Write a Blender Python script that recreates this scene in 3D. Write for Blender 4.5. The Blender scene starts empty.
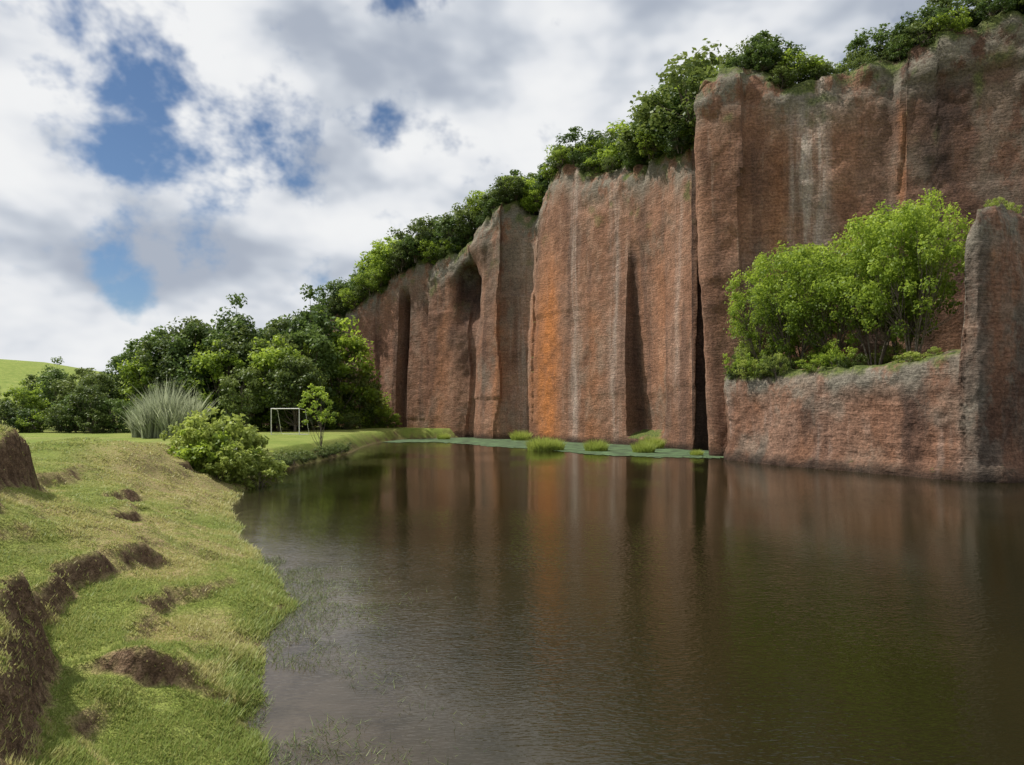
import bpy, math, random
import numpy as np
from mathutils import Vector
R=np.random.RandomState
random.seed(4)
scene=bpy.context.scene
COL=scene.collection
# ------------------------------------------------------------ noise
_tab=R(7).rand(256,256)
def vn(x,y,seed=0):
    x=np.asarray(x,float)+seed*17.31; y=np.asarray(y,float)+seed*9.77
    xi=np.floor(x).astype(int); yi=np.floor(y).astype(int)
    fx=x-xi; fy=y-yi; fx=fx*fx*(3-2*fx); fy=fy*fy*(3-2*fy)
    a=_tab[xi&255,yi&255]; b=_tab[(xi+1)&255,yi&255]; c=_tab[xi&255,(yi+1)&255]; d=_tab[(xi+1)&255,(yi+1)&255]
    return (a*(1-fx)+b*fx)*(1-fy)+(c*(1-fx)+d*fx)*fy
def fbm(x,y,seed=0,o=4):
    x=np.asarray(x,float); y=np.asarray(y,float)
    r=0; a=.5; t=0
    for i in range(o):
        r=r+a*vn(x*2**i,y*2**i,seed+i*3); t+=a; a*=.5
    return r/t-0.5
def sm(a,b,x):
    t=np.clip((np.asarray(x,float)-a)/(b-a),0,1); return t*t*(3-2*t)
# ------------------------------------------------------------ mesh helpers
def mesh_np(name,co,faces,mats=(),smooth=True,attrs=None,matidx=None):
    me=bpy.data.meshes.new(name)
    co=np.asarray(co,np.float32); faces=np.asarray(faces,np.int32)
    k=faces.shape[1]; n=len(faces)
    me.vertices.add(len(co)); me.vertices.foreach_set('co',co.ravel())
    me.loops.add(n*k); me.loops.foreach_set('vertex_index',faces.ravel())
    me.polygons.add(n); me.polygons.foreach_set('loop_start',np.arange(0,n*k,k,dtype=np.int32))
    me.polygons.foreach_set('loop_total',np.full(n,k,np.int32))
    if smooth: me.polygons.foreach_set('use_smooth',np.ones(n,bool))
    for m in mats: me.materials.append(m)
    if matidx is not None: me.polygons.foreach_set('material_index',np.asarray(matidx,np.int32))
    me.update(calc_edges=True)
    if attrs:
        for an,v in attrs.items():
            a=me.attributes.new(an,'FLOAT','POINT'); a.data.foreach_set('value',np.asarray(v,np.float32).ravel())
    me.validate()
    return me
def add(name,me,loc=(0,0,0),rot=0,sc=1,parent=None,**props):
    o=bpy.data.objects.new(name,me); COL.objects.link(o)
    o.location=loc; o.rotation_euler=(0,0,rot)
    o.scale=(sc,sc,sc) if not hasattr(sc,'__len__') else sc
    if parent: o.parent=parent
    for k,v in props.items(): o[k]=v
    return o
def gridfaces(nr,nc):
    i=np.arange(nr-1)[:,None]*nc+np.arange(nc-1)[None,:]
    i=i.ravel()
    return np.stack([i,i+1,i+nc+1,i+nc],1)
# ------------------------------------------------------------ node helpers
class NT:
    def __init__(s,tree): s.t=tree; s.n=tree.nodes; s.l=tree.links
    def link(s,a,b): s.l.new(a,b)
    def setin(s,sock,v):
        if isinstance(v,bpy.types.NodeSocket): s.l.new(v,sock)
        else: sock.default_value=v
    def node(s,t,**kw):
        n=s.n.new(t)
        for k,v in kw.items(): setattr(n,k,v)
        return n
    def math(s,op,a,b=0.0,clamp=False):
        n=s.node('ShaderNodeMath',operation=op,use_clamp=clamp); s.setin(n.inputs[0],a); s.setin(n.inputs[1],b); return n.outputs[0]
    def noise(s,vec,scale,detail=4,rough=.55,dist=0):
        n=s.node('ShaderNodeTexNoise'); s.setin(n.inputs['Vector'],vec); n.inputs['Scale'].default_value=scale
        n.inputs['Detail'].default_value=detail; n.inputs['Roughness'].default_value=rough; n.inputs['Distortion'].default_value=dist
        return n.outputs['Fac']
    def mapping(s,vec,sc,rot=(0,0,0),loc=(0,0,0)):
        n=s.node('ShaderNodeMapping'); s.setin(n.inputs[0],vec); n.inputs['Scale'].default_value=sc
        n.inputs['Rotation'].default_value=rot; n.inputs['Location'].default_value=loc; return n.outputs[0]
    def ramp(s,f,stops):
        n=s.node('ShaderNodeValToRGB'); s.setin(n.inputs[0],f); e=n.color_ramp.elements
        while len(e)>1: e.remove(e[-1])
        for i,(p,c) in enumerate(stops):
            c=(c,c,c) if not hasattr(c,'__len__') else c
            if i==0: e[0].position=p; e[0].color=(*c,1)
            else: q=e.new(p); q.color=(*c,1)
        return n.outputs[0]
    def range(s,f,a,b,c=0,d=1):
        n=s.node('ShaderNodeMapRange',interpolation_type='SMOOTHSTEP'); s.setin(n.inputs[0],f)
        for i,v in enumerate((a,b,c,d)): n.inputs[i+1].default_value=v
        return n.outputs[0]
    def mix(s,f,a,b,bt='MIX'):
        n=s.node('ShaderNodeMix',data_type='RGBA',blend_type=bt)
        s.setin(n.inputs[0],f)
        for i,v in ((6,a),(7,b)):
            if not isinstance(v,bpy.types.NodeSocket) and len(v)==3: v=(*v,1)
            s.setin(n.inputs[i],v)
        return n.outputs[2]
    def attr(s,name): return s.node('ShaderNodeAttribute',attribute_name=name).outputs['Fac']
    def bump(s,h,strength,dist,normal=None):
        n=s.node('ShaderNodeBump'); s.setin(n.inputs['Height'],h); n.inputs['Strength'].default_value=strength
        n.inputs['Distance'].default_value=dist
        if normal: s.link(normal,n.inputs['Normal'])
        return n.outputs[0]
def newmat(name):
    m=bpy.data.materials.new(name); m.use_nodes=True; T=NT(m.node_tree)
    p=m.node_tree.nodes['Principled BSDF']; return m,T,p
def simple(name,col,rough=.7,var=.3,scale=8,metal=0):
    m,T,p=newmat(name); g=T.node('ShaderNodeTexCoord').outputs['Object']
    n=T.noise(g,scale,4)
    c=T.mix(T.range(n,.3,.7),tuple(x*(1-var) for x in col),tuple(min(1,x*(1+var)) for x in col))
    T.link(c,p.inputs['Base Color']); p.inputs['Roughness'].default_value=rough; p.inputs['Metallic'].default_value=metal
    T.link(T.bump(n,.3,.02),p.inputs['Normal']); return m
# ------------------------------------------------------------ materials
def rock_material():
    m,T,p=newmat('tuff_rock')
    g=T.node('ShaderNodeTexCoord').outputs['Object']
    geo=T.node('ShaderNodeNewGeometry')
    big=T.noise(g,.13,4,.62)
    mid=T.noise(T.mapping(g,(1,1,.6)),.55,5,.72)
    streak=T.noise(T.mapping(g,(1,1,.06)),.45,4,.62,.2)
    streak2=T.noise(T.mapping(g,(1,1,.07),loc=(31,7,3)),1.6,4,.66,.2)
    lines=T.noise(T.mapping(g,(.8,.8,5.0),rot=(0.02,.03,0)),1.3,3,.7,.2)
    fine=T.noise(g,6.5,4,.75)
    c=T.ramp(big,[(.34,(.165,.086,.054)),(.5,(.25,.130,.080)),(.66,(.25,.150,.104))])
    c=T.mix(T.range(mid,.50,.68,0,.6),c,(.33,.20,.135))
    c=T.mix(T.range(mid,.45,.30,0,.6),c,(.110,.064,.044))
    c=T.mix(T.range(streak,.50,.64,0,.6),c,(.105,.062,.046))
    c=T.mix(T.range(streak,.44,.34,0,.4),c,(.33,.195,.13))
    c=T.mix(T.range(streak2,.58,.72,0,.36),c,(.37,.27,.205))
    c=T.mix(T.range(streak2,.42,.30,0,.4),c,(.125,.075,.055))
    o=T.attr('orange'); w=T.attr('white'); d=T.attr('dark')
    c=T.mix(T.math('MULTIPLY',o,T.range(mid,.3,.6,.45,.95)),c,(.44,.165,.050))
    c=T.mix(T.math('MULTIPLY',w,T.range(streak2,.35,.65,.1,1)),c,(.50,.43,.37))
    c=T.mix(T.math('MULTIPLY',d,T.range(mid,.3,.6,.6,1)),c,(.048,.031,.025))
    gr=T.math('MULTIPLY',T.attr('grey'),T.range(mid,.38,.54))
    c=T.mix(gr,c,(.19,.17,.135))
    v=T.range(fine,.3,.7,.60,1.36); vl=T.range(lines,.3,.7,.80,1.19)
    vv=T.math('MULTIPLY',v,vl)
    cc=T.node('ShaderNodeCombineXYZ'); [T.link(vv,cc.inputs[i]) for i in range(3)]
    c=T.mix(1.0,c,cc.outputs[0],'MULTIPLY')
    sep=T.node('ShaderNodeSeparateXYZ'); T.link(geo.outputs['True Normal'],sep.inputs[0])
    gn=T.math('ADD',T.range(sep.outputs[2],.6,.85),T.attr('green'),True)
    gn=T.math('MULTIPLY',gn,T.range(mid,.36,.5))
    gc=T.mix(T.range(fine,.35,.65),(.04,.06,.016),(.14,.17,.04))
    c=T.mix(gn,c,gc)
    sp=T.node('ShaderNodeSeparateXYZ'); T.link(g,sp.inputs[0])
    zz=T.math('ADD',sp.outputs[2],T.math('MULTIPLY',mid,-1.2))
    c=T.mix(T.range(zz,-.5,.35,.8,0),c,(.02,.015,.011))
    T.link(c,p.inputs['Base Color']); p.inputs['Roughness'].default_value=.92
    p.inputs['Specular IOR Level'].default_value=.2
    hsum=T.math('ADD',T.math('MULTIPLY',lines,.09),T.math('ADD',T.math('MULTIPLY',fine,.10),T.math('MULTIPLY',mid,.24)))
    T.link(T.bump(hsum,.85,1.0),p.inputs['Normal']); return m
ROCK=rock_material()
def ground_material():
    m,T,p=newmat('grass_and_soil')
    g=T.node('ShaderNodeTexCoord').outputs['Object']
    n1=T.noise(g,.6,4,.65); n2=T.noise(g,9,4,.7); n3=T.noise(g,45,2,.7)
    c=T.ramp(n1,[(.3,(.15,.21,.035)),(.5,(.22,.275,.055)),(.7,(.29,.32,.08))])
    c=T.mix(T.range(n2,.4,.7,0,.45),c,(.09,.12,.03))
    c=T.mix(T.math('MULTIPLY',T.attr('dry'),T.range(n2,.3,.6,.5,1)),c,(.35,.27,.135))
    soil=T.ramp(n2,[(.3,(.06,.037,.023)),(.55,(.155,.10,.062)),(.75,(.28,.20,.125))])
    sf=T.math('MULTIPLY',T.attr('soil'),T.range(n1,.2,.4,.75,1))
    c=T.mix(sf,c,soil)
    c=T.mix(T.attr('bed'),c,(.035,.03,.02))
    v=T.range(n3,.3,.7,.65,1.3)
    cc=T.node('ShaderNodeCombineXYZ'); [T.link(v,cc.inputs[i]) for i in range(3)]
    c=T.mix(1.0,c,cc.outputs[0],'MULTIPLY')
    T.link(c,p.inputs['Base Color']); p.inputs['Roughness'].default_value=.95; p.inputs['Specular IOR Level'].default_value=.15
    T.link(T.bump(T.math('ADD',T.math('MULTIPLY',n3,.025),T.math('MULTIPLY',n2,.11)),.8,1.0),p.inputs['Normal']); return m
GROUND=ground_material()
def leaf_material(name,dark,mid,light,trans=.3,var=.4):
    m,T,p=newmat(name)
    t=T.attr('tint'); oi=T.node('ShaderNodeObjectInfo').outputs['Random']
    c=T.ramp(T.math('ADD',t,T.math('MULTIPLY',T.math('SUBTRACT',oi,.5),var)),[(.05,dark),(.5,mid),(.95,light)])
    T.link(c,p.inputs['Base Color']); p.inputs['Roughness'].default_value=.5; p.inputs['Specular IOR Level'].default_value=.3
    tr=T.node('ShaderNodeBsdfTranslucent'); T.link(T.mix(.5,c,tuple(min(1,x*1.4) for x in light)),tr.inputs[0])
    mx=T.node('ShaderNodeMixShader'); mx.inputs[0].default_value=trans
    T.link(p.outputs[0],mx.inputs[1]); T.link(tr.outputs[0],mx.inputs[2])
    T.link(mx.outputs[0],m.node_tree.nodes['Material Output'].inputs[0]); return m
LF_DARK=leaf_material('forest_leaves',(.026,.050,.014),(.068,.120,.028),(.155,.225,.05),.32,.6)
LF_MID=leaf_material('clifftop_leaves',(.038,.060,.017),(.092,.14,.032),(.20,.25,.06),.32,.6)
LF_BRIGHT=leaf_material('bright_leaves',(.07,.11,.018),(.19,.28,.035),(.37,.47,.06),.48,.3)
LF_LIME=leaf_material('lime_leaves',(.14,.18,.035),(.27,.34,.065),(.42,.48,.11),.4)
LF_PALE=leaf_material('pale_blades',(.16,.19,.12),(.32,.36,.22),(.50,.53,.36),.4)
LF_GRASS=leaf_material('grass_blades',(.145,.21,.035),(.26,.335,.07),(.44,.41,.165),.38)
LF_REED=leaf_material('reed_blades',(.05,.075,.025),(.12,.16,.05),(.24,.28,.10),.2)
BARK=simple('bark',(.13,.105,.082),.9,.4,6)
WOOD=simple('weathered_wood',(.13,.11,.09),.9,.3,9)
WHITE=simple('white_paint',(.62,.62,.58),.5,.1,5)
# ------------------------------------------------------------ plan data
CL=[(-75,122,1.5),(-55,112,3),(-40,104,10),(-30,99,14),(-23,95,18.5),(-18.5,93,21.6),(-16.3,91,22.4),(-14.2,90,22.8),(-10.4,88,23.2),(-7.0,86,23.6),
(-5.4,85.6,24.2),(-4.6,85.2,26.0),(-3.6,82.2,27.6),(-1.6,80.2,28.6),(1.0,80.0,28.2),(1.9,79.8,26.8),(2.6,77.5,28.6),(5.2,73.3,29.4),(8.8,68.5,28),(10.6,66,27.4),
(12.0,63.4,26.6),(13,61,26.2),(14.2,57.6,25.8),(14.75,56.2,25.8),(19.0,56.6,26.8),(18.0,51.8,27.6),(14.9,50,27.9),(17,49.2,28.6),(20,48.3,28.1),(22,47.6,27.4),(25.8,46.6,27.8),
(26.3,45.7,27.9),(29.2,44.5,28.4),(32.5,43,28.8),(40,40,29.2),(60,34,30),(90,20,30)]
CL=np.array(CL,float)
seg=np.hypot(*np.diff(CL[:,:2],axis=0).T); S=np.concatenate([[0],np.cumsum(seg)])
def s_of(x,y):
    b=None
    for i in range(len(CL)-1):
        a=CL[i,:2]; d=CL[i+1,:2]-a; t=np.clip(((x-a[0])*d[0]+(y-a[1])*d[1])/(d@d),0,1)
        q=a+t*d; e=math.hypot(x-q[0],y-q[1])
        if b is None or e<b[0]: b=(e,S[i]+t*seg[i])
    return b[1]
def nearest(P,x,y,val):
    best=np.full(x.shape,1e9); bv=np.zeros(x.shape)
    for i in range(len(P)-1):
        a=P[i]; d=P[i+1]-a; L=d@d
        t=np.clip(((x-a[0])*d[0]+(y-a[1])*d[1])/L,0,1)
        e=np.hypot(x-a[0]-t*d[0],y-a[1]-t*d[1]); k=e<best
        best=np.where(k,e,best); bv=np.where(k,val[i]+t*(val[i+1]-val[i]),bv)
    return best,bv
def inside(P,x,y):
    r=np.zeros(x.shape,bool); j=len(P)-1
    for i in range(len(P)):
        xi,yi=P[i]; xj,yj=P[j]
        if yi!=yj:
            r^=((yi>y)!=(yj>y))&(x<(xj-xi)*(y-yi)/(yj-yi)+xi)
        j=i
    return r
LAKE=np.array([(-1.0,3.0),(-1.9,5.0),(-2.35,6.2),(-3.2,7.9),(-3.75,9.6),(-3.6,11.2),(-4.5,13),(-6.8,17),(-9.4,22.5),(-10.8,27),(-12.0,33),(-12.7,38),(-12.5,45),(-12.6,52),(-13.6,62),(-14,70),(-13,79),(-8,83.5),(-3,90),(20,95),(110,70),(110,3.0)],float)
LAKEC=np.vstack([LAKE,LAKE[:1]])
CPOLY=np.vstack([CL[:,:2],[(300,-60),(900,300),(900,1200),(-75,1200)]])
def ground(x,y,full=False):
    x=np.asarray(x,float); y=np.asarray(y,float)
    d,_=nearest(LAKEC,x,y,np.zeros(len(LAKEC)))
    ins=inside(LAKE,x,y); d=np.where(ins,-d,d)
    near=1-sm(26,33,y)
    d=d+(fbm(x/1.6,y/1.6,3)*.9+fbm(x/.4,y/.4,4,3)*.38)*(.3+.7*near)*np.clip(np.abs(d)+.35,0,1)
    H=np.interp(y,[0,4,6.6,10,14,22,27,33],[1.6,1.6,1.9,2.1,2.15,2.15,2.1,1.15]); H=np.where(x>-1,H*.75,H)
    L=np.interp(y,[0,4,8,14,20,27,33],[3.4,3.6,4.6,6.0,6.5,4.5,1.1])
    t=np.clip(d/L,0,1)
    h=H*(1-(1-t)**1.25)
    h=np.where(d<0,np.maximum(-2,.2*d),h)
    landm=sm(.0,1.5,d)
    h=h+landm*near*(fbm(x/2.3,y/2.3,11)*.45+fbm(x/.5,y/.5,21)*.12)
    h=h+landm*(fbm(x/7,y/7,31)*.25+fbm(x/.8,y/.8,33)*.05)
    stp=.55; hw=h+fbm(x/2.6,y/2.6,51)*.5
    fr_=hw/stp-np.floor(hw/stp); tr=(sm(.68,.98,fr_)-fr_)*stp
    msk=sm(-.08,.08,fbm(x/3.5,y/3.5,53)+.08*sm(12,7,y))*near*sm(.6,1.5,d)
    h=h+tr*msk*.72
    h=h+.55*np.exp(-((x+13.2)/1.5)**2-((y-24.5)/2.0)**2)
    ex=np.interp(y,[2,4,5.2,6.6,7.6,9,11,13,15,17],[-3.2,-3.4,-3.65,-4.3,-5.6,-7.2,-8.3,-9.0,-10.3,-13])
    ex=ex+fbm(y/.9,x*0,41)*.7+fbm(y/.3,x/.3,42)*.25
    st=sm(0,.26,ex-x)
    hs=np.interp(y,[2,4.4,5,6.8,7.6,8.6,11,12.5,15,17],[.15,.25,.45,.58,.25,.1,.3,1.0,1.0,0])
    h=h+st*hs*(1-sm(2.5,5,ex-x)*.6)
    u=x+3.75; v=y-7.0-.35*u+fbm(x/.4,y/.4,44)*.4
    sc=np.exp(-(u/.6)**2)*sm(-.05,.12,v)*np.exp(-np.clip(v,0,9)/1.4)*.30
    h=h+sc
    h=h+17*np.exp(-(((x+205)/70)**2+((y-265)/80)**2))+2.5*sm(60,160,-x)*sm(20,80,y)
    h=h+sm(95,300,y)*4
    base=h
    cd,ct=nearest(CL[:,:2],x,y,CL[:,2])
    ci=inside(CPOLY,x,y)
    _,cs=nearest(CL[:,:2],x,y,S)
    slope=.22+.28*np.exp(-((cs-s_of(13.5,59))/9)**2)
    pl=ct+slope*np.minimum(cd,14)+.08*np.clip(cd-14,0,60)
    h=np.where(ci,base+(np.maximum(pl,base)-base)*sm(3.2,4.6,cd),base)
    if full: return h,d,st*(1-sm(.3,.6,ex-x)),np.where(ci,1,0)
    return h
# ------------------------------------------------------------ terrain sheet
def geo(a,b,s0,gr):
    r=[a]; s=s0
    while r[-1]<b: r.append(r[-1]+s); s*=gr
    return r
xs=sorted([-x for x in geo(60,1200,2,1.18)])+list(np.arange(-59,-14,.7))+list(np.arange(-14,-9,.12))+list(np.arange(-9,-.5,.065))+list(np.arange(-.5,50,1.0))+geo(50,1200,2,1.2)
ys=sorted([-y for y in geo(2,400,1,1.3)])+list(np.arange(-1.5,2,.4))+list(np.arange(2,9,.065))+list(np.arange(9,18,.12))+list(np.arange(18,36,.25))+list(np.arange(36,112,.8))+geo(112,1800,1.5,1.15)
xs=np.unique(np.round(xs,4)); ys=np.unique(np.round(ys,4))
X,Y=np.meshgrid(xs,ys); Z,D,ST,CI=ground(X,Y,True)
gy,gx=np.gradient(Z,ys,xs); sl=np.hypot(gx,gy)
nearf=(1-sm(28,34,Y))
def soil_patch(x,y):
    return sm(.13,.27,fbm(x/.9,y/.9,8,5)+.22*sm(-2.4,-3.8,x)*sm(6.8,4.4,y))*sm(12,7,y)
def dry_patch(x,y,d):
    return np.maximum(sm(-.02,.24,fbm(x/2.2,y/2.2,9,5)+.03),sm(17,22,y)*sm(31,29,y)*sm(5.5,3,d)*.95)
soil=sm(.95,1.5,sl+fbm(X/.6,Y/.6,5)*.8)*(1-CI)
soil=np.maximum(soil,sm(.22,.0,D+fbm(X/.5,Y/.5,6)*.35)*.8)
soil=np.maximum(soil,soil_patch(X,Y)*.8*nearf*(1-CI))
dry=dry_patch(X,Y,D)*nearf
dry=np.maximum(dry,sm(.55,.95,sl)*.9*nearf); dry=np.maximum(dry,.25*sm(-.1,.2,fbm(X/6,Y/6,12))*sm(150,90,Y))
bed=sm(.02,-.12,Z)*(1-CI)
me=mesh_np('ground',np.stack([X,Y,Z],-1).reshape(-1,3),gridfaces(len(ys),len(xs)),[GROUND],True,{'soil':soil,'dry':dry,'bed':bed})
add('ground',me,kind='structure')
# ------------------------------------------------------------ cliff
def smooth1(a,k):
    if k<1: return a
    w=np.hanning(2*k+3)[1:-1]; w/=w.sum()
    p=np.pad(a,(k,k),mode='edge'); return np.convolve(p,w,'valid')
def bld(P,step,k,zw=0):
    df=np.diff(P[:,:3],axis=0); s=np.concatenate([[0],np.cumsum(np.sqrt(df[:,0]**2+df[:,1]**2+zw*df[:,2]**2))])
    q=np.arange(0,s[-1],step); c=[np.interp(q,s,P[:,i]) for i in range(P.shape[1])]
    c[0]=smooth1(c[0],k); c[1]=smooth1(c[1],k)
    dx=smooth1(np.gradient(c[0]),k+1); dy=smooth1(np.gradient(c[1]),k+1); l=np.hypot(dx,dy)+1e-9
    return q,c,dy/l,-dx/l
def cells(s,seed,wmin,wmax,amp,n=400,w=.08):
    r=R(seed); e=np.cumsum(r.uniform(wmin,wmax,n))-20; v=r.uniform(-1,1,n+1)*amp
    idx=np.clip(np.searchsorted(e,s),1,n-1); lo=v[idx]
    prev=v[idx-1]; d=s-e[idx-1]
    return prev+(lo-prev)*sm(0,w,d), idx, d
def rock_offset(s,z,seed,k=1.0):
    o=fbm(s/16,z/22,seed,2)*1.5*k+fbm(s/4,z/6,seed+5,2)*.28+fbm(s/1.3,z/1.2,seed+9)*.19+fbm(s/.45,z/.45,seed+13,3)*.11
    ss=s+fbm(s*0+3,z/8,seed+3,3)*1.5
    c1,i1,dd=cells(ss,seed+50,4.5,13,.42*k)
    r=R(seed+90)
    tilt=r.uniform(-.03,.03,500)[i1]*dd; o=o+tilt*1.2
    zoff=r.uniform(0,7,500)[i1]; zw=r.uniform(6,15,500)[i1]
    zi=np.floor((z+zoff)/zw).astype(int)
    zf=(z+zoff)/zw-zi
    tb=r.uniform(-1,1,(500,40))*.12*k
    a=tb[i1,zi&31]; b=tb[i1,(zi+1)&31]
    crack=(r.rand(500)<.3)[i1]*np.exp(-(dd/.2)**2)*.35*sm(-.05,.12,fbm(s*0+i1,z/5,seed+7))
    return o+c1+a+(b-a)*sm(.97,1,zf)-crack
q,(cx,cy,ct),nx,ny=bld(CL,.17,0)
DS=.17
def gs(a,b): return np.exp(-(a/b)**2)
sD=s_of(14.9,50)
lnx,lny=smooth1(nx,30),smooth1(ny,30); wD=gs(q-sD,7.0); lnx=lnx*(1-wD)-.62*wD; lny=lny*(1-wD)-.78*wD
ll=np.hypot(lnx,lny); lnx/=ll; lny/=ll
nx,ny=smooth1(nx,1),smooth1(ny,1)
NZ=140
ct=ct+fbm(q/4.0,q*0,60)*2.4+cells(q,5,1.2,4,.7)[0]+fbm(q/.8,q*0,61)*1.0
u=np.linspace(0,1,NZ)
Sg,U=np.meshgrid(q,u); TOP=np.tile(ct,(NZ,1)); Zc=-2.5+(TOP+2.5)*U
off=rock_offset(Sg,Zc,70)
rel=np.clip(TOP-Zc,0,99)
off-=.7*np.exp(-rel/.7)+.02*Zc
off+=fbm(Sg/1.3,Zc/1.3,90)*1.5*np.exp(-rel/3.0)
sA,sB,sC=s_of(-15.6,90.6),s_of(10.7,65.8),s_of(-4.9,85.3)
kz=1.9*np.clip(1-(Zc+fbm(Zc/3,Sg*0,92)*2)/20,0,1)**.75*sm(20.5,19.0,Zc)*sm(.6,1.6,Zc)
off-=kz*sm(sB-.03,sB+.2,Sg)*sm(sB+7,sB+1.2,Sg)
kz2=2.6*sm(20.5,17,Zc+fbm(Sg*0,Zc/2,4)*3)*(.55+.45*sm(0,14,Zc))
off-=kz2*sm(sA-.1,sA+.2,Sg)*sm(sA+1.7,sA+.9,Sg)
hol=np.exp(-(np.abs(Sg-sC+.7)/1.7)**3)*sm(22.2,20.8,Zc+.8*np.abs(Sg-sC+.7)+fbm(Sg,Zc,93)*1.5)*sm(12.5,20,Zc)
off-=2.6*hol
off+=1.3*np.exp(-((Sg-sC-1.2)/2.6)**2-((Zc-23.6)/2.2)**2)
px=cx+nx*off; py=cy+ny*off
lean=np.exp(-((Sg-sD)/3.0)**2)*Zc
px=px-lean*.055
rows=[np.stack([px,py,Zc],-1)]
last=rows[0][-1]
fbk=.25+.75*(1-np.exp(-((q-sD)/4.5)**2))
for b,dz in ((.35,.10),(.9,.12),(1.8,.05),(3,-.2),(4.6,-.9),(5.6,-2.5)):
    r=last.copy(); r[:,0]-=lnx*b*fbk; r[:,1]-=lny*b*fbk; r[:,2]+=dz+fbm(q/1.2,q*0+b,33)*.4*fbk
    rows.append(r[None])
V=np.concatenate(rows,0); nr=V.shape[0]
def ext(a): return np.concatenate([a,np.repeat(a[-1:],nr-NZ,0)],0)
wob=fbm(Sg*0,Zc/4,17)*.7+fbm(Sg/1.2,Zc/2.5,19)*1.2
sO=s_of(4.0,75.4)
orange=gs(Sg+wob-sO,1.9)*1.0*sm(25,12,Zc)+gs(Sg+wob-sO+3.2,2.2)*.3*sm(22,12,Zc)
for (a,b,wd,am,z0,z1) in ((26.0,46,.3,.7,10,25),(-1.5,80.5,.6,.35,0,20),(8,69.5,1.2,.35,0,14),(12.6,62,1.2,.2,0,18),(-9,87,1.2,.3,0,16),(19,48.6,.5,.2,5,22)):
    orange+=am*gs(Sg+wob*.4-s_of(a,b),wd)*sm(z0-2,z0,Zc)*sm(z1+2,z1-2,Zc)
white=0
for (a,b,wd,am,z0) in ((20.6,48.1,.4,1,13),(21.5,47.8,.65,.8,10),(19.9,48.3,.2,.7,16),(6.4,71.6,.7,.5,0),(10.0,67,.7,.4,0),(13.6,59,.5,.35,5),(1,79.4,1.0,.4,0),(28,45,.4,.25,14)):
    white=white+am*gs(Sg+wob*.3-s_of(a,b),wd)*sm(z0-3,z0+2,Zc)
dark=.5*gs(Sg-sA-1,1.2)*sm(22,18,Zc)+1.3*sm(s_of(14.75,56.2)-.2,s_of(14.75,56.2)+.3,Sg)*sm(sD-.3,sD-1.2,Sg)  # shade of the left slot and the recess beside the tall block, painted dark
dark+=.8*sm(sB-.1,sB+.1,Sg)*sm(sB+1.1,sB+.5,Sg)*sm(19.5,18,Zc)*sm(.6,1.6,Zc)+.8*hol  # shade on the stepped face and under the overhang, put into the colour
dark+=.95*sm(s_of(23.5,47),s_of(26,46),Sg)*sm(4,17,Zc)*(.75+fbm(Sg/2,Zc/6,44))  # upper right wall darkened in colour to deepen its grazing-sun shade
dark+=.45*gs(Sg-s_of(-6,85.7),2.2)*sm(8,14,Zc)  # buttress shade around the hollow, painted in as a dark band
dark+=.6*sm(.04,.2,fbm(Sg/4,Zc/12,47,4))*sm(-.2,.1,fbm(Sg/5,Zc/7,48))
grey=sm(5,1,rel)*1.0+sm(.05,.25,fbm(Sg/3,Zc/5,55))*.4
grey+=.6*gs(Sg-s_of(0,80),4)*sm(12,22,Zc)
green=sm(1.1,.2,rel+fbm(Sg/1.0,Zc/1,66)*3)*.9+sm(.16,.3,fbm(Sg/1.5,Zc/1.8,67))*.7*sm(9,3,rel)
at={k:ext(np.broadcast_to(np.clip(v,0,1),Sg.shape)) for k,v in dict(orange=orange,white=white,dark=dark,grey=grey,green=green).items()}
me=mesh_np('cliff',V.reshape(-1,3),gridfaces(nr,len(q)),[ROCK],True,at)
try: me.set_sharp_from_angle(angle=math.radians(42))
except Exception as e: print(e)
add('cliff',me,kind='structure')
# ------------------------------------------------------------ ledge
FL=np.array([(17.0,52,5.7,18.5,54),(15.2,48.8,5.7,17.5,51.5),(14.35,45.6,5.6,18.0,50),(15.4,43,5.5,19.5,49.5),(16.5,40.5,5.5,21,49),(19,35.5,5.6,25,48),(20.5,32.6,6.0,30.5,46),
(20.9,31.85,6.1,32.5,45),(20.95,31.75,8.5,33.6,44.4),(21.02,31.6,11.6,34.2,44.1),(21.3,31.2,12.4,34.8,43.9),(22.3,31.2,12.6,35.5,43.5),(24.4,32.0,12.7,37,43),(30,33,12.7,43,41),(60,26,13,62,35)],float)
q2,(fx,fy,ft,bx,by),n2x,n2y=bld(FL,.12,1,1)
blk1=sm(20.8,21.1,fx)
ft=ft+(fbm(q2/1.5,q2*0,91)*.4+cells(q2,15,.8,2.5,.1)[0])*(1-gs(fx-21.0,.25)); NZ2=80
S2,U2=np.meshgrid(q2,np.linspace(0,1,NZ2)); T2=np.tile(ft,(NZ2,1)); Z2=-2+(T2+2)*U2
rel2=T2-Z2; FX=np.tile(fx,(NZ2,1)); SW=FX*1.6+np.tile(fy,(NZ2,1))*-.5
o2=fbm(SW/6,Z2/6,100,2)*.8+fbm(SW/1.6,Z2/1.5,101)*.32+fbm(SW/.5,Z2/.5,103)*.17+fbm(SW/.22,Z2/.22,104)*.09
o2-=.25*np.exp(-rel2/.25)+.02*Z2
o2+=.5*sm(1.0,.0,Z2)*(fbm(SW/1.3,Z2*0,105)+.5)
r0=np.stack([fx+n2x*o2,fy+n2y*o2,Z2],-1); rows=[r0]; last=r0[-1]
jump=gs(fx-21.0,.2)
NB=60
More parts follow.
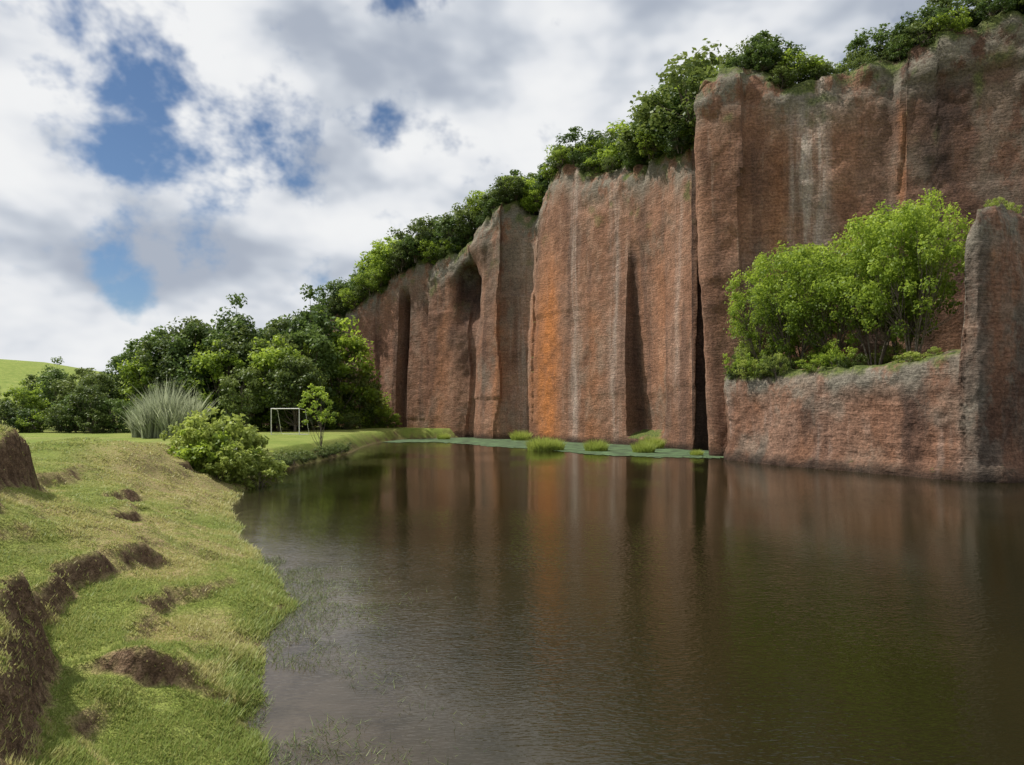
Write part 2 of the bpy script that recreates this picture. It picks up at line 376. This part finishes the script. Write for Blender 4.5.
for i in range(1,NB+1):
    t=(i/NB)**1.6; r=np.empty_like(last)
    r[:,0]=last[:,0]*(1-t)+bx*t; r[:,1]=last[:,1]*(1-t)+by*t
    r[:,2]=last[:,2]+.15*sm(0,.1,t)+t*.6+fbm(r[:,0]/1.3,r[:,1]/1.3,110)*.5*(1-jump)
    r[:,0]+=jump*(fbm(r[:,1]/1.2,r[:,2]/1.6,112)*.9+fbm(r[:,1]/.35,r[:,2]/.35,113)*.35)*sm(0,.04,t)
    rows.append(r[None])
V=np.concatenate(rows,0); nr2=V.shape[0]
def ext2(a): return np.concatenate([a,np.repeat(a[-1:],nr2-NZ2,0)],0)
blk=np.tile(blk1,(NZ2,1))
grey=np.clip(sm(2.2,.3,rel2)*.8+.4*blk+sm(0,.25,fbm(SW/2,Z2/2,120))*.5,0,1)
green=sm(.45,.0,rel2+fbm(SW/.7,Z2/.7,121)*1.3)*.9*(1-blk)
orange=gs(FX-21.9,.2)*gs(Z2-10.4,.25)*1.2+sm(.1,.3,fbm(SW/1.2,Z2/4,123))*.2
white=sm(.12,.3,fbm(SW/1.0,Z2/4,124))*.4
dark=.2+sm(-.02,.22,fbm(SW/1.8,Z2/4,125))*.65
at={k:ext2(np.clip(v,0,1)) for k,v in dict(orange=orange,white=white,dark=dark,grey=grey,green=green).items()}
me=mesh_np('rock_ledge',V.reshape(-1,3),gridfaces(nr2,len(q2)),[ROCK],True,at)
try: me.set_sharp_from_angle(angle=math.radians(42))
except Exception as e: print(e)
LEDGE=add('rock_ledge',me,kind='structure')
# ------------------------------------------------------------ water
def water():
    m,T,p=newmat('lake_water')
    g=T.node('ShaderNodeTexCoord').outputs['Object']
    n=T.noise(g,.12,2)
    c=T.mix(T.range(n,.35,.65),(.0110,.0105,.0030),(.0165,.0148,.0042))
    c=T.mix(T.math('MULTIPLY',T.attr('shallow'),T.range(T.noise(g,1.3,3),.3,.6,.6,1)),c,(.095,.077,.057))
    T.link(c,p.inputs['Base Color']); p.inputs['Roughness'].default_value=.01; p.inputs['IOR'].default_value=1.31
    w1=T.noise(T.mapping(g,(1,2.2,1),rot=(0,0,math.radians(-25))),4.5,1,.5)
    w2=T.noise(T.mapping(g,(1,1.6,1),rot=(0,0,math.radians(35))),.9,1,.5)
    w3=T.noise(T.mapping(g,(1,2.6,1),rot=(0,0,math.radians(-14))),10,1,.5)
    gust=T.range(T.noise(g,.09,1),.38,.62,.25,1)
    sp=T.node('ShaderNodeSeparateXYZ'); T.link(g,sp.inputs[0])
    calm=T.range(sp.outputs[1],10,32,1,.42)
    h=T.math('ADD',T.math('MULTIPLY',w1,.009),T.math('ADD',T.math('MULTIPLY',w2,.010),T.math('MULTIPLY',w3,.0078)))
    h=T.math('MULTIPLY',T.math('MULTIPLY',h,gust),calm)
    T.link(T.bump(h,1.0,1.0),p.inputs['Normal']); return m
xx=np.concatenate([np.arange(-16,4,.25),np.linspace(4,108,53)]); yy=np.concatenate([np.arange(2.5,20,.25),np.linspace(20,92,73)]); A,B=np.meshgrid(xx,yy)
dl,_=nearest(LAKEC[:14],A,B,np.zeros(14))
shal=np.exp(-(dl/2.1)**1.5)*sm(30,14,B)
me=mesh_np('water',np.stack([A,B,A*0],-1).reshape(-1,3),gridfaces(len(yy),len(xx)),[water()],True,{'shallow':shal})
add('water',me,kind='structure')
fr=np.array([(-14,72),(-8,71),(-3.5,66),(0,61),(2.6,56.5),(6.7,50.5),(10.5,48),(13.2,46.8),(14.8,47.4)],float)
bk=np.array([(-14,92),(-7,88),(-3.5,85),(0,83),(3,80),(8,71),(12,65),(16,58),(16.6,52)],float)
k=np.linspace(0,8,420); t=np.linspace(0,1,24)[:,None]
F=[np.interp(k,range(9),fr[:,i]) for i in (0,1)]; B=[np.interp(k,range(9),bk[:,i]) for i in (0,1)]
F[1]=F[1]+fbm(k*1.1,k*0,5)*4+fbm(k*12,k*0,6)*2.4+fbm(k*40,k*0,7)*1.0
AX=F[0]*(1-t)+B[0]*t; AY=F[1]*(1-t)+B[1]*t
AZ=.010+.04*np.clip(fbm(AX/1.5,AY/1.5,6)+.3,0,1)
alg=simple('algae',(.060,.105,.042),.85,.6,.9)
me=mesh_np('floating_algae',np.stack([AX,AY,AZ],-1).reshape(-1,3),gridfaces(24,420),[alg])
add('floating_algae',me,kind='stuff',label='dull green floating algae along the foot of the cliff',category='algae')
# ------------------------------------------------------------ plants
def tube(path,rad,n=6):
    path=np.asarray(path,float); m=len(path)
    d=np.gradient(path,axis=0); d/=np.linalg.norm(d,axis=1)[:,None]+1e-9
    ref=np.array([0.31,.95,.05]); a=np.cross(d,ref); a/=np.linalg.norm(a,axis=1)[:,None]+1e-9; b=np.cross(d,a)
    th=np.linspace(0,2*np.pi,n,endpoint=False)
    v=path[:,None]+np.asarray(rad)[:,None,None]*(a[:,None]*np.cos(th)[None,:,None]+b[:,None]*np.sin(th)[None,:,None])
    f=[]
    for i in range(m-1):
        for j in range(n):
            f.append((i*n+j,i*n+(j+1)%n,(i+1)*n+(j+1)%n,(i+1)*n+j))
    return v.reshape(-1,3),np.array(f)
def join(parts):
    V=[];F=[];o=0
    for v,f in parts: V.append(v);F.append(f+o);o+=len(v)
    return np.concatenate(V),np.concatenate(F)
def leaves(r,cen,rad,n,size,tint,flat=.75,asp=.5):
    d=r.normal(size=(n,3)); d/=np.linalg.norm(d,axis=1)[:,None]
    rr=rad*(r.rand(n)**.45)[:,None]; p=cen+d*rr*np.array([1,1,flat])
    nm=d*.5+np.array([0,0,.55])+r.normal(size=(n,3))*.55; nm/=np.linalg.norm(nm,axis=1)[:,None]
    t=np.cross(nm,r.normal(size=(n,3))); t/=np.linalg.norm(t,axis=1)[:,None]; b=np.cross(nm,t)
    s=(size*r.uniform(.6,1.3,n))[:,None]
    q=np.stack([p-t*s*.5,p+b*s*asp*.5,p+t*s*.5,p-b*s*asp*.5],1)
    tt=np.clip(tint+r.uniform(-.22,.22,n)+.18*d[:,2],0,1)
    return q.reshape(-1,3),np.repeat(tt,4)
def make_tree(seed,h,crad,cbase,ncl,nl,leaf,clr,stems=1,trunk_r=.16,mat=None,asp=.55,rag=.06,spread=.5):
    r=R(seed); parts=[]; stemp=[]
    for i in range(stems):
        a=r.uniform(0,6.28); sp=0 if stems==1 else r.uniform(.15,spread)*crad
        ts=np.linspace(0,1,7); hh=h*(.72 if stems==1 else .6)
        bx=.25*np.cos(a)*(stems>1); by=.25*np.sin(a)*(stems>1)
        pa=np.stack([bx+np.cos(a)*sp*ts**1.2+r.normal(0,.03*h/5,7)*ts,by+np.sin(a)*sp*ts**1.2+r.normal(0,.03*h/5,7)*ts,-.4+ts*(hh+.4)],1)
        parts.append(tube(pa,trunk_r*(1-.75*ts),7)); stemp.append(pa)
    LV=[];LT=[]
    for i in range(ncl):
        a=r.uniform(0,6.28); v=r.uniform(-.95,1); rr=math.sqrt(max(0,1-v*v))
        k=r.uniform(.55,1.0)**.6
        bumpy=1+.16*math.sin(a*2+seed)+.10*math.sin(a*5+seed*2+v*3)
        hz=(h-cbase)/2
        c=np.array([math.cos(a)*rr*crad*k*bumpy,math.sin(a)*rr*crad*k*bumpy,cbase+hz+v*hz*k*(1+.12*math.sin(a*3+seed))])
        c=c+r.normal(0,rag*crad,3)
        if c[2]<cbase*.6: c[2]=cbase*.6+r.rand()*.3
        cr=clr*r.uniform(.6,1.25)
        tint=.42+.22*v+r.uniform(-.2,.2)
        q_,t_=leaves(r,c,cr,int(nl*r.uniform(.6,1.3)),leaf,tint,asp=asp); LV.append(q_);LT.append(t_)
        if i%2==0 or stems>1 and i%3:
            st=stemp[r.randint(len(stemp))]; j=min(6,max(2,int(6*(c[2]/h)*.8)))
            if stems>1: j=min(6,j+1); st=min(stemp,key=lambda s_:np.linalg.norm(s_[j-1][:2]-c[:2]))
            p0=st[j-1]; m1=p0*.55+c*.45+np.array([0,0,-.12*h*.3])+r.normal(0,.05*crad,3)
            parts.append(tube([p0,m1,c*.9+p0*.1],[trunk_r*.38,trunk_r*.22,trunk_r*.08],5))
    v,f=join(parts); tm=mesh_np('trunk',v,f,[BARK])
    lv=np.concatenate(LV); n=len(lv)//4
    cm=mesh_np('crown',lv,np.arange(n*4).reshape(n,4),[mat],False,{'tint':np.concatenate(LT)})
    return tm,cm
def tree(kind,name,loc,sc,rot,label,cat,group=None):
    e=bpy.data.objects.new(name,None); COL.objects.link(e); e.location=loc; e.rotation_euler=(0,0,rot)
    e.scale=sc if hasattr(sc,'__len__') else (sc,sc,sc); e.empty_display_size=.5
    e['label']=label; e['category']=cat
    if group: e['group']=group
    for nm,me in zip(('trunk','crown'),kind):
        o=bpy.data.objects.new(nm,me); COL.objects.link(o); o.parent=e
    return e
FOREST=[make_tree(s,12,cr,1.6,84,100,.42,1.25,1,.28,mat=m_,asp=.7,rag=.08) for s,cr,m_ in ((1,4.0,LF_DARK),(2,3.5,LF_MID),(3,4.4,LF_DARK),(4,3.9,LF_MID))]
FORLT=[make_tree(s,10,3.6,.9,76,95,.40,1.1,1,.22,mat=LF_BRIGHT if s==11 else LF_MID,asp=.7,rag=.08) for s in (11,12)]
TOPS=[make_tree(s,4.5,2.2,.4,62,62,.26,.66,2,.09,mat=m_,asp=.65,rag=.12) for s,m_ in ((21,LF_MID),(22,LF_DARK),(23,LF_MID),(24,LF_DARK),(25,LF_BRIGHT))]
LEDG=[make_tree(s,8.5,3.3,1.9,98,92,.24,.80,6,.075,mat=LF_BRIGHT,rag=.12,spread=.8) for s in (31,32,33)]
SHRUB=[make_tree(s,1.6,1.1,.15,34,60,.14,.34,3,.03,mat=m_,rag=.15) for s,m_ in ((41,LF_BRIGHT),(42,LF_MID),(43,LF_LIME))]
def gz(x,y): return float(ground(np.array([x]),np.array([y]))[0])
rr=R(99)
wood=[(-41,80,13.0,0),(-36.5,79,14.4,1),(-33.0,82,15.4,2),(-29.2,79,14.4,3),(-26.8,77,12.2,1),(-25.6,86,16.8,2),(-38.5,86,14.2,1),(-30,90,15.6,0),(-34.5,77,13.0,0),(-31.5,76,12.0,1),(-39,76,11.4,3),(-43.5,78,10.5,0),(-24.2,80,13.4,0),(-48,76,8.6,3),(-44,72,7.6,1),(-52,78,8.5,2),(-57,82,8,3),(-62,80,7.0,1),(-66,84,7.2,2)]
for x,y,t,k in wood:
    z=min(gz(x,y),6); s=(t-z)/12*.98
    tree(FOREST[k],'broadleaf_tree',(x,y,z-.1),(s*rr.uniform(.88,1.08),s*rr.uniform(.88,1.08),s),rr.uniform(0,6.28),'dense dark green broadleaf tree in the wood beyond the lawn','tree','trees in the wood beyond the lawn')
for x,y,t,k in [(-21.6,84,14.0,0),(-23.2,73,9.2,1),(-28.5,72,8.0,1),(-36,74,8.2,1),(-42,68,6.0,1),(-50,70,6.2,0),(-57,72,6.4,1),(-64,70,5.6,0),(-19.2,86,8.5,1),(-32,74.5,10.5,0),(-40.2,75,9.5,0),(-25.6,75,11,0)]:
    z=gz(x,y); s=(t-z)/10
    tree(FORLT[k],'broadleaf_tree',(x,y,z-.1),(s*.95,s*.95,s),rr.uniform(0,6.28),'lighter green rounded broadleaf tree at the edge of the lawn','tree','lighter trees at the edge of the lawn')
for i in range(26):
    x=-62+i*1.72+rr.uniform(-.6,.6); y=np.interp(x,[-62,-40,-17],[66,68,84])+rr.uniform(-1.5,1.5)
    s=rr.uniform(.5,.9)*(.7 if x>-22 else 1)
    tree(TOPS[i%5],'shrub',(x,y,gz(x,y)-.3),(s*1.1,s*1.1,s),rr.uniform(0,6.28),'dense green shrub at the foot of the wood','shrub','shrubs at the foot of the wood')
for x,y,s in ((-18.0,87,1.0),(-16.6,88,.75),(-19.0,88.5,1.2),(-15.4,88.6,.4)):
    tree(TOPS[4],'shrub',(x,y,gz(x,y)-.3),(s,s,s),rr.uniform(0,6.28),'light green shrub growing against the low end of the cliff','shrub','light green shrubs at the end of the cliff')
def along(s): 
    i=int(np.clip(s/DS,0,len(cx)-1)); return cx[i],cy[i],lnx[i],lny[i],ct[i]
s0,s1=s_of(-36,102),s_of(38,40.7)
CTL='small dense evergreen tree growing along the cliff top'
s=s0
while s<s1:
    x,y,a,b,t=along(s)
    right=s>s_of(15,50)
    gapz=s_of(16,56.3)<s<s_of(15,50)+1.2
    for back,pr in ((1.1,.85),(3.0,.95),(6.0,.9)):
        if rr.rand()>pr or gapz: continue
        bb=back+rr.uniform(-.6,.8)
        X_,Y_=x-a*bb+rr.uniform(-.4,.4),y-b*bb+rr.uniform(-.4,.4)
        if right and back>4: continue
        z=t-.25 if bb<4 else gz(X_,Y_)
        z=max(z,t-.5)
        sc=rr.uniform(.5,1.05)*(.6 if back<2 else 1)
        if right: sc*=.85
        if s_of(9,68)<s<s_of(14.7,56.2) and back>2: sc*=1.4+.3*(s>s_of(12.5,62))
        if x<2.5: sc*=1.15
        if x<-13: sc*=1.15
        tree(TOPS[rr.randint(5)],'cliff_top_tree',(X_,Y_,z-.2),(sc*rr.uniform(1,1.3),sc*rr.uniform(1,1.3),sc),rr.uniform(0,6.28),CTL,'tree','evergreen trees along the cliff top')
    s+=rr.uniform(1.2,1.8)
for x,y,z,sc in ((-6.2,88.3,24.6,1.15),(-4.8,88.0,25.6,1.2),(-3.4,86.5,27.2,.95),(-7.6,89,24,1.1)):
    tree(TOPS[rr.randint(5)],'cliff_top_tree',(x,y,z-.3),sc,rr.uniform(0,6.28),CTL,'tree','evergreen trees along the cliff top')
def ledge_z(x,y):
    ok,loc,_,_=LEDGE.ray_cast(Vector((x,y,30)),Vector((0,0,-1)))
    return loc.z if ok else 5.5
bpy.context.view_layer.update()
for i,(x,y,h,w_) in enumerate([(16.6,44.6,7.2,.82),(17.9,43.0,7.9,.85),(19.6,41.6,8.0,.9),(20.6,38.8,8.2,.82),(21.5,36.6,8.7,.74),(22.4,39.2,9.2,.82),(19.6,45.5,7.8,.95)]):
    z=min(ledge_z(x,y),7.0); s=h/8.5
    tree(LEDG[i%3],'multi_stem_tree',(x,y,z-.1),(s*w_,s*w_,s),rr.uniform(0,6.28),'bright green multi-stemmed tree with thin trunks on the rock ledge','tree','bright green trees on the rock ledge')
kk0=int(np.argmin(np.hypot(fx-14.6,fy-45))); kk1=int(np.argmin(np.hypot(fx-20.4,fy-32.8)))
for i in range(48):
    t=rr.rand()**1.2; k=int(kk0+(kk1-kk0)*t)
    f=rr.uniform(.06,.5); x=fx[k]*(1-f)+bx[k]*f; y=fy[k]*(1-f)+by[k]*f; s=rr.uniform(.3,.85)*(1-.3*t)
    if t<.3 and rr.rand()<.5: x=fx[k]*.97+bx[k]*.03; y=fy[k]*.97+by[k]*.03
    tree(SHRUB[rr.randint(3)],'shrub',(x,y,ledge_z(x+.1,y+.1)-.2),(s*rr.uniform(.8,1.6),s*rr.uniform(.8,1.6),s*rr.uniform(.7,1.7)),rr.uniform(0,6.28),'low leafy green shrub on the rock ledge','shrub','low shrubs on the rock ledge')
for x,y,s in ((23.4,33.0,.4),(24.6,33.8,.45)):
    tree(SHRUB[2],'shrub',(x,y,ledge_z(x,y)-.15),s,rr.uniform(0,6.28),'small yellow-green shrub on top of the rock block','shrub')
BUSH=[make_tree(s,2.0,1.35,.15,38,46,.27,.42,5,.03,mat=m_,rag=.28) for s,m_ in ((51,LF_LIME),(52,LF_BRIGHT))]
for i in range(12):
    t=rr.rand(); x=-14.4+3.4*t+rr.uniform(-.3,.3); y=29.6-1.4*t+rr.uniform(-.9,1.2); s=rr.uniform(.4,.95)*(.7+.35*math.sin(t*3.1))
    tree(BUSH[i%2 if rr.rand()<.6 else 0],'waterside_bush',(x,y,max(gz(x,y),0)-.15),(s*rr.uniform(.7,1.2),s*rr.uniform(.7,1.2),s*rr.uniform(.8,1.3)),rr.uniform(0,6.28),'leafy yellow-green bush hanging over the water edge','bush','leafy bushes at the water edge')
for i in range(16):
    y=32+i*1.3+rr.uniform(-.4,.4); x=np.interp(y,LAKE[9:16,1],LAKE[9:16,0])-.2; s=rr.uniform(.35,.65)
    tree(SHRUB[1],'shrub',(x,y,.15),(s,s,s*.9),rr.uniform(0,6.28),'small dark shrub on the cut bank of the lawn','shrub','small shrubs on the cut bank')
ST_=make_tree(61,4.8,1.05,2.1,26,48,.2,.36,1,.055,mat=LF_BRIGHT,rag=.25)
tree(ST_,'young_tree',(-13.1,46.8,gz(-13.1,46.8)-.35),1,1.0,'slender young tree with thin trunk standing at the lake edge','tree')
def blades(r,n,base_r,h,w,lean,mat,name,tint=(.2,.9),segs=3):
    a=r.uniform(0,6.28,n); rb=base_r*np.sqrt(r.rand(n)); bx_,by_=np.cos(a)*rb,np.sin(a)*rb
    L=h*r.uniform(.4,1.1,n)*(1-.35*(rb/base_r)**2); ln=lean*r.uniform(.2,1.2,n)*L*(.4+.8*rb/base_r); a2=a+r.normal(0,.9,n)
    V=[];
    for k in range(segs+1):
        t=k/segs; ww=w*(1-t)**.7*.5+.0005
        cx_=bx_+np.cos(a2)*ln*t**2; cy_=by_+np.sin(a2)*ln*t**2; cz=L*t*(1-.25*t*lean)
        fa=a2*3.1
        for s_ in (-1,1): V.append(np.stack([cx_-np.sin(fa)*ww*s_,cy_+np.cos(fa)*ww*s_,cz],1))
    V=np.stack(V,1); m=2*(segs+1)
    base=np.arange(n)[:,None]*m; F=[]
    for k in range(segs): F.append(np.stack([base[:,0]+2*k,base[:,0]+2*k+1,base[:,0]+2*k+3,base[:,0]+2*k+2],1))
    tt=np.repeat(r.uniform(*tint,n),m)
    return mesh_np(name,V.reshape(-1,3),np.concatenate(F),[mat],False,{'tint':tt})
pam=[blades(R(5),520,1.0,5.6,.16,.42,LF_PALE,'giant_reed_clump'),blades(R(15),420,.8,5.0,.16,.5,LF_PALE,'giant_reed_clump')]
for i,(x,y,s_) in enumerate(((-27.9,55,1.0),(-29.5,56.5,.85),(-26.5,56,.82),(-28.8,54.4,.8),(-27.0,54.2,.72),(-30.4,55.6,.62))):
    add('giant_reed_clump',pam[i%2],(x,y,gz(x,y)),x,s_,label='pale grey-green clump of tall upright reeds on the lawn',category='reeds',group='tall pale reed clumps')
tuf=blades(R(6),1500,.9,1.25,.04,.5,LF_LIME,'sedge_tuft',(.4,1))
for x,y,s in ((2.4,57,1.2),(3.4,57.4,1.05),(6.9,56,1.0),(10.4,54.0,.95),(1.0,77,1.2),(12.3,60,1.1),(13.6,50.3,.5),(-8,80,.8)):
    add('sedge_tuft',tuf,(x,y,-.05),rr.uniform(0,6.28),s,label='bright yellow-green sedge tuft standing in the shallow water',category='grass tuft',group='sedge tufts in the shallows')
# ------------------------------------------------------------ near grass
def grass_field(name,n,yr,label,hb):
    r=R(77); yv=yr[0]*(yr[1]/yr[0])**r.rand(n); xv=-(yv*r.uniform(.1,.82,n))
    z,d,stf,_=ground(xv,yv,True)
    e=.05; sx=(ground(xv+e,yv)-z)/e; sy=(ground(xv,yv+e)-z)/e; sl_=np.hypot(sx,sy)
    keep=(z>-.02)&(r.rand(n)>np.maximum(sm(.85,1.5,sl_)*.88,soil_patch(xv,yv)*.75))&(vn(xv*3,yv*3,4)>.22*r.rand(n)+.05)
    xv,yv,z,d,sl_=xv[keep],yv[keep],z[keep],d[keep],sl_[keep]; n=len(xv)
    dryv=np.maximum(dry_patch(xv,yv,d),sm(.6,1.0,sl_))
    clump=vn(xv*2.2,yv*2.2,14)**1.5
    fringe=sm(.5,.05,d)*vn(xv*2.5,yv*2.5,15)
    H=hb*(.4+1.5*clump+3.0*fringe)*r.uniform(.5,1.5,n)*(1+yv*.02); W=.0033+.0008*yv
    l=H*r.uniform(.4,1.6,n); b=r.uniform(0,6.28,n); a=b+1.57+r.normal(0,.4,n)
    p0=np.stack([xv-np.cos(a)*W,yv-np.sin(a)*W,z-.01],1); p1=np.stack([xv+np.cos(a)*W,yv+np.sin(a)*W,z-.01],1)
    p2=np.stack([xv+np.cos(b)*l,yv+np.sin(b)*l,z+H],1)
    tt=np.clip(.2+.6*dryv+r.uniform(-.25,.25,n)+.3*(clump-.4),0,1)
    me=mesh_np(name,np.stack([p0,p1,p2],1).reshape(-1,3),np.arange(n*3).reshape(n,3),[LF_GRASS],False,{'tint':np.repeat(tt,3)})
    return add(name,me,kind='stuff',label=label,category='grass')
grass_field('bank_grass',460000,(2.8,32),'short yellow-green grass covering the earth bank',.024)
r=R(8)
n=13000; yv=r.uniform(4.6,15,n); sh=np.interp(yv,LAKE[:9,1],LAKE[:9,0]); xv=sh+np.abs(r.normal(0,.8,n))-.05
k=vn(xv*1.7,yv*1.7,3)>.42; xv,yv=xv[k],yv[k]; n=len(xv)
H=r.uniform(.01,.12,n)*r.rand(n)**.5; a=r.uniform(0,6.28,n); W=.005; l=r.uniform(.03,.17,n); b=r.uniform(0,6.28,n)
p=np.stack([np.stack([xv-np.cos(a)*W,yv-np.sin(a)*W,xv*0-.01],1),np.stack([xv+np.cos(a)*W,yv+np.sin(a)*W,xv*0-.01],1),np.stack([xv+np.cos(b)*l,yv+np.sin(b)*l,H],1)],1)
me=mesh_np('water_grass',p.reshape(-1,3),np.arange(n*3).reshape(n,3),[LF_REED],False,{'tint':np.repeat(r.rand(n),3)})
add('water_grass',me,kind='stuff',label='sparse thin water grass standing in the shallows',category='grass')
# ------------------------------------------------------------ goal and post
def pipe(a,b,rad): 
    return tube([a,tuple((np.array(a)+np.array(b))/2),b],[rad]*3,10)
def pm(name,l): v,f=join([pipe(*x) for x in l]); return mesh_np(name,v,f,[WHITE])
gx_,gy_=-20.6,62.0; gzv=gz(gx_,gy_)
G=bpy.data.objects.new('football_goal',None); COL.objects.link(G); G.location=(gx_,gy_,gzv-.05); G.rotation_euler=(0,0,math.radians(-18))
G['label']='white metal football goal frame without net on the lawn'; G['category']='football goal'
W_=1.5;Hh=2.4
for nm,l in (('post',[((-W_,0,0),(-W_,0,Hh),.04)]),('post',[((W_,0,0),(W_,0,Hh),.04)]),('crossbar',[((-W_-.04,0,Hh),(W_+.04,0,Hh),.04)]),
  ('support',[((-W_,0,Hh),(-W_,.9,Hh-.1),.018),((-W_,.9,Hh-.1),(-W_,1.5,0),.018),((-W_,0,.05),(-W_,1.5,.05),.018)]),('support',[((W_,0,Hh),(W_,.9,Hh-.1),.018),((W_,.9,Hh-.1),(W_,1.5,0),.018),((W_,0,.05),(W_,1.5,.05),.018)]),('ground_bar',[((-W_,1.5,.05),(W_,1.5,.05),.018)])):
    o=bpy.data.objects.new(nm,pm(nm,l)); COL.objects.link(o); o.parent=G
v,f=tube([(0,0,-.3),(.02,0,.8),(.05,0,1.5),(.05,0,1.53)],[.09,.085,.08,.02],9)
add('wooden_post',mesh_np('wooden_post',v,f,[WOOD]),(-23.9,52,gz(-23.9,52)),label='weathered upright wooden post standing on the lawn',category='post')
# ------------------------------------------------------------ sky and light
el=math.radians(54)
sun_dir=Vector((-.98,.18,0)).normalized()
sun_dir=Vector((sun_dir.x*math.cos(el),sun_dir.y*math.cos(el),math.sin(el)))
w=bpy.data.worlds.new('World'); scene.world=w; w.use_nodes=True; T=NT(w.node_tree)
for n_ in list(T.n): T.n.remove(n_)
out=T.node('ShaderNodeOutputWorld')
sky=T.node('ShaderNodeTexSky',sky_type='NISHITA'); sky.sun_disc=False; sky.sun_elevation=el; sky.sun_rotation=math.atan2(sun_dir.x,sun_dir.y)
sky.air_density=1.0; sky.dust_density=.1; sky.ozone_density=5
b1=T.node('ShaderNodeBackground'); T.link(sky.outputs[0],b1.inputs[0]); b1.inputs[1].default_value=.08
g=T.node('ShaderNodeTexCoord').outputs['Generated']
gm=T.mapping(g,(1,1,1.2))
n1=T.noise(gm,7.5,5,.58,.1)
n0=T.noise(gm,18,3,.6,.1)
cover=T.math('ADD',T.math('MULTIPLY',n1,.74),T.math('MULTIPLY',n0,.26))
holes=((-.53,1,.48,.12,.095),(-.575,1,.195,.035,.18),(-.52,1,.32,.06,.10),(-.36,1,.40,.06,.09),(-.43,1,.25,.05,.07),(-.13,1,.63,.06,.20),(-.32,1,.62,.06,.07),(-.2,1,.43,.03,.05))
for (a,b,c_,wd,am) in holes:
    v=Vector((a,b,c_)).normalized()
    dn=T.node('ShaderNodeVectorMath',operation='DOT_PRODUCT'); T.link(g,dn.inputs[0]); dn.inputs[1].default_value=v
    cover=T.math('SUBTRACT',cover,T.range(dn.outputs['Value'],math.cos(wd*1.6),1.0,0,am))
cl=T.range(cover,.28,.46)
sh=T.noise(T.mapping(g,(1,1,1.8),loc=(.3,.1,.55)),3.0,4,.5,.2)
sh2=T.noise(T.mapping(g,(1,1,1.6),loc=(.3,.1,.62)),8,3,.5,.1)
shade=T.range(T.math('ADD',T.math('MULTIPLY',sh,.72),T.math('MULTIPLY',sh2,.28)),.42,.62)
cc=T.ramp(shade,[(0,(.95,.96,.97)),(.35,(.82,.845,.885)),(.65,(.62,.665,.735)),(1,(.44,.49,.58))])
b2=T.node('ShaderNodeBackground'); T.link(cc,b2.inputs[0]); b2.inputs[1].default_value=.93
mx=T.node('ShaderNodeMixShader'); T.link(cl,mx.inputs[0]); T.link(b1.outputs[0],mx.inputs[1]); T.link(b2.outputs[0],mx.inputs[2])
T.link(mx.outputs[0],out.inputs[0])
L=bpy.data.lights.new('sun','SUN'); L.energy=5.0; L.angle=math.radians(.6); L.color=(1,.95,.87)
lo=bpy.data.objects.new('sun',L); COL.objects.link(lo); lo.rotation_mode='QUATERNION'; lo.rotation_quaternion=sun_dir.to_track_quat('Z','Y'); lo.location=(-40,-30,60)
# ------------------------------------------------------------ camera
cam=bpy.data.cameras.new('camera'); cam.lens=24; cam.sensor_width=36; cam.clip_end=5000; cam.clip_start=.05; cam.shift_y=.0288
co=bpy.data.objects.new('camera',cam); COL.objects.link(co); co.location=(0,0,3.2); co.rotation_euler=(math.radians(90),0,0)
scene.camera=co
scene.view_settings.view_transform='Standard'; scene.view_settings.look='None'; scene.view_settings.exposure=0
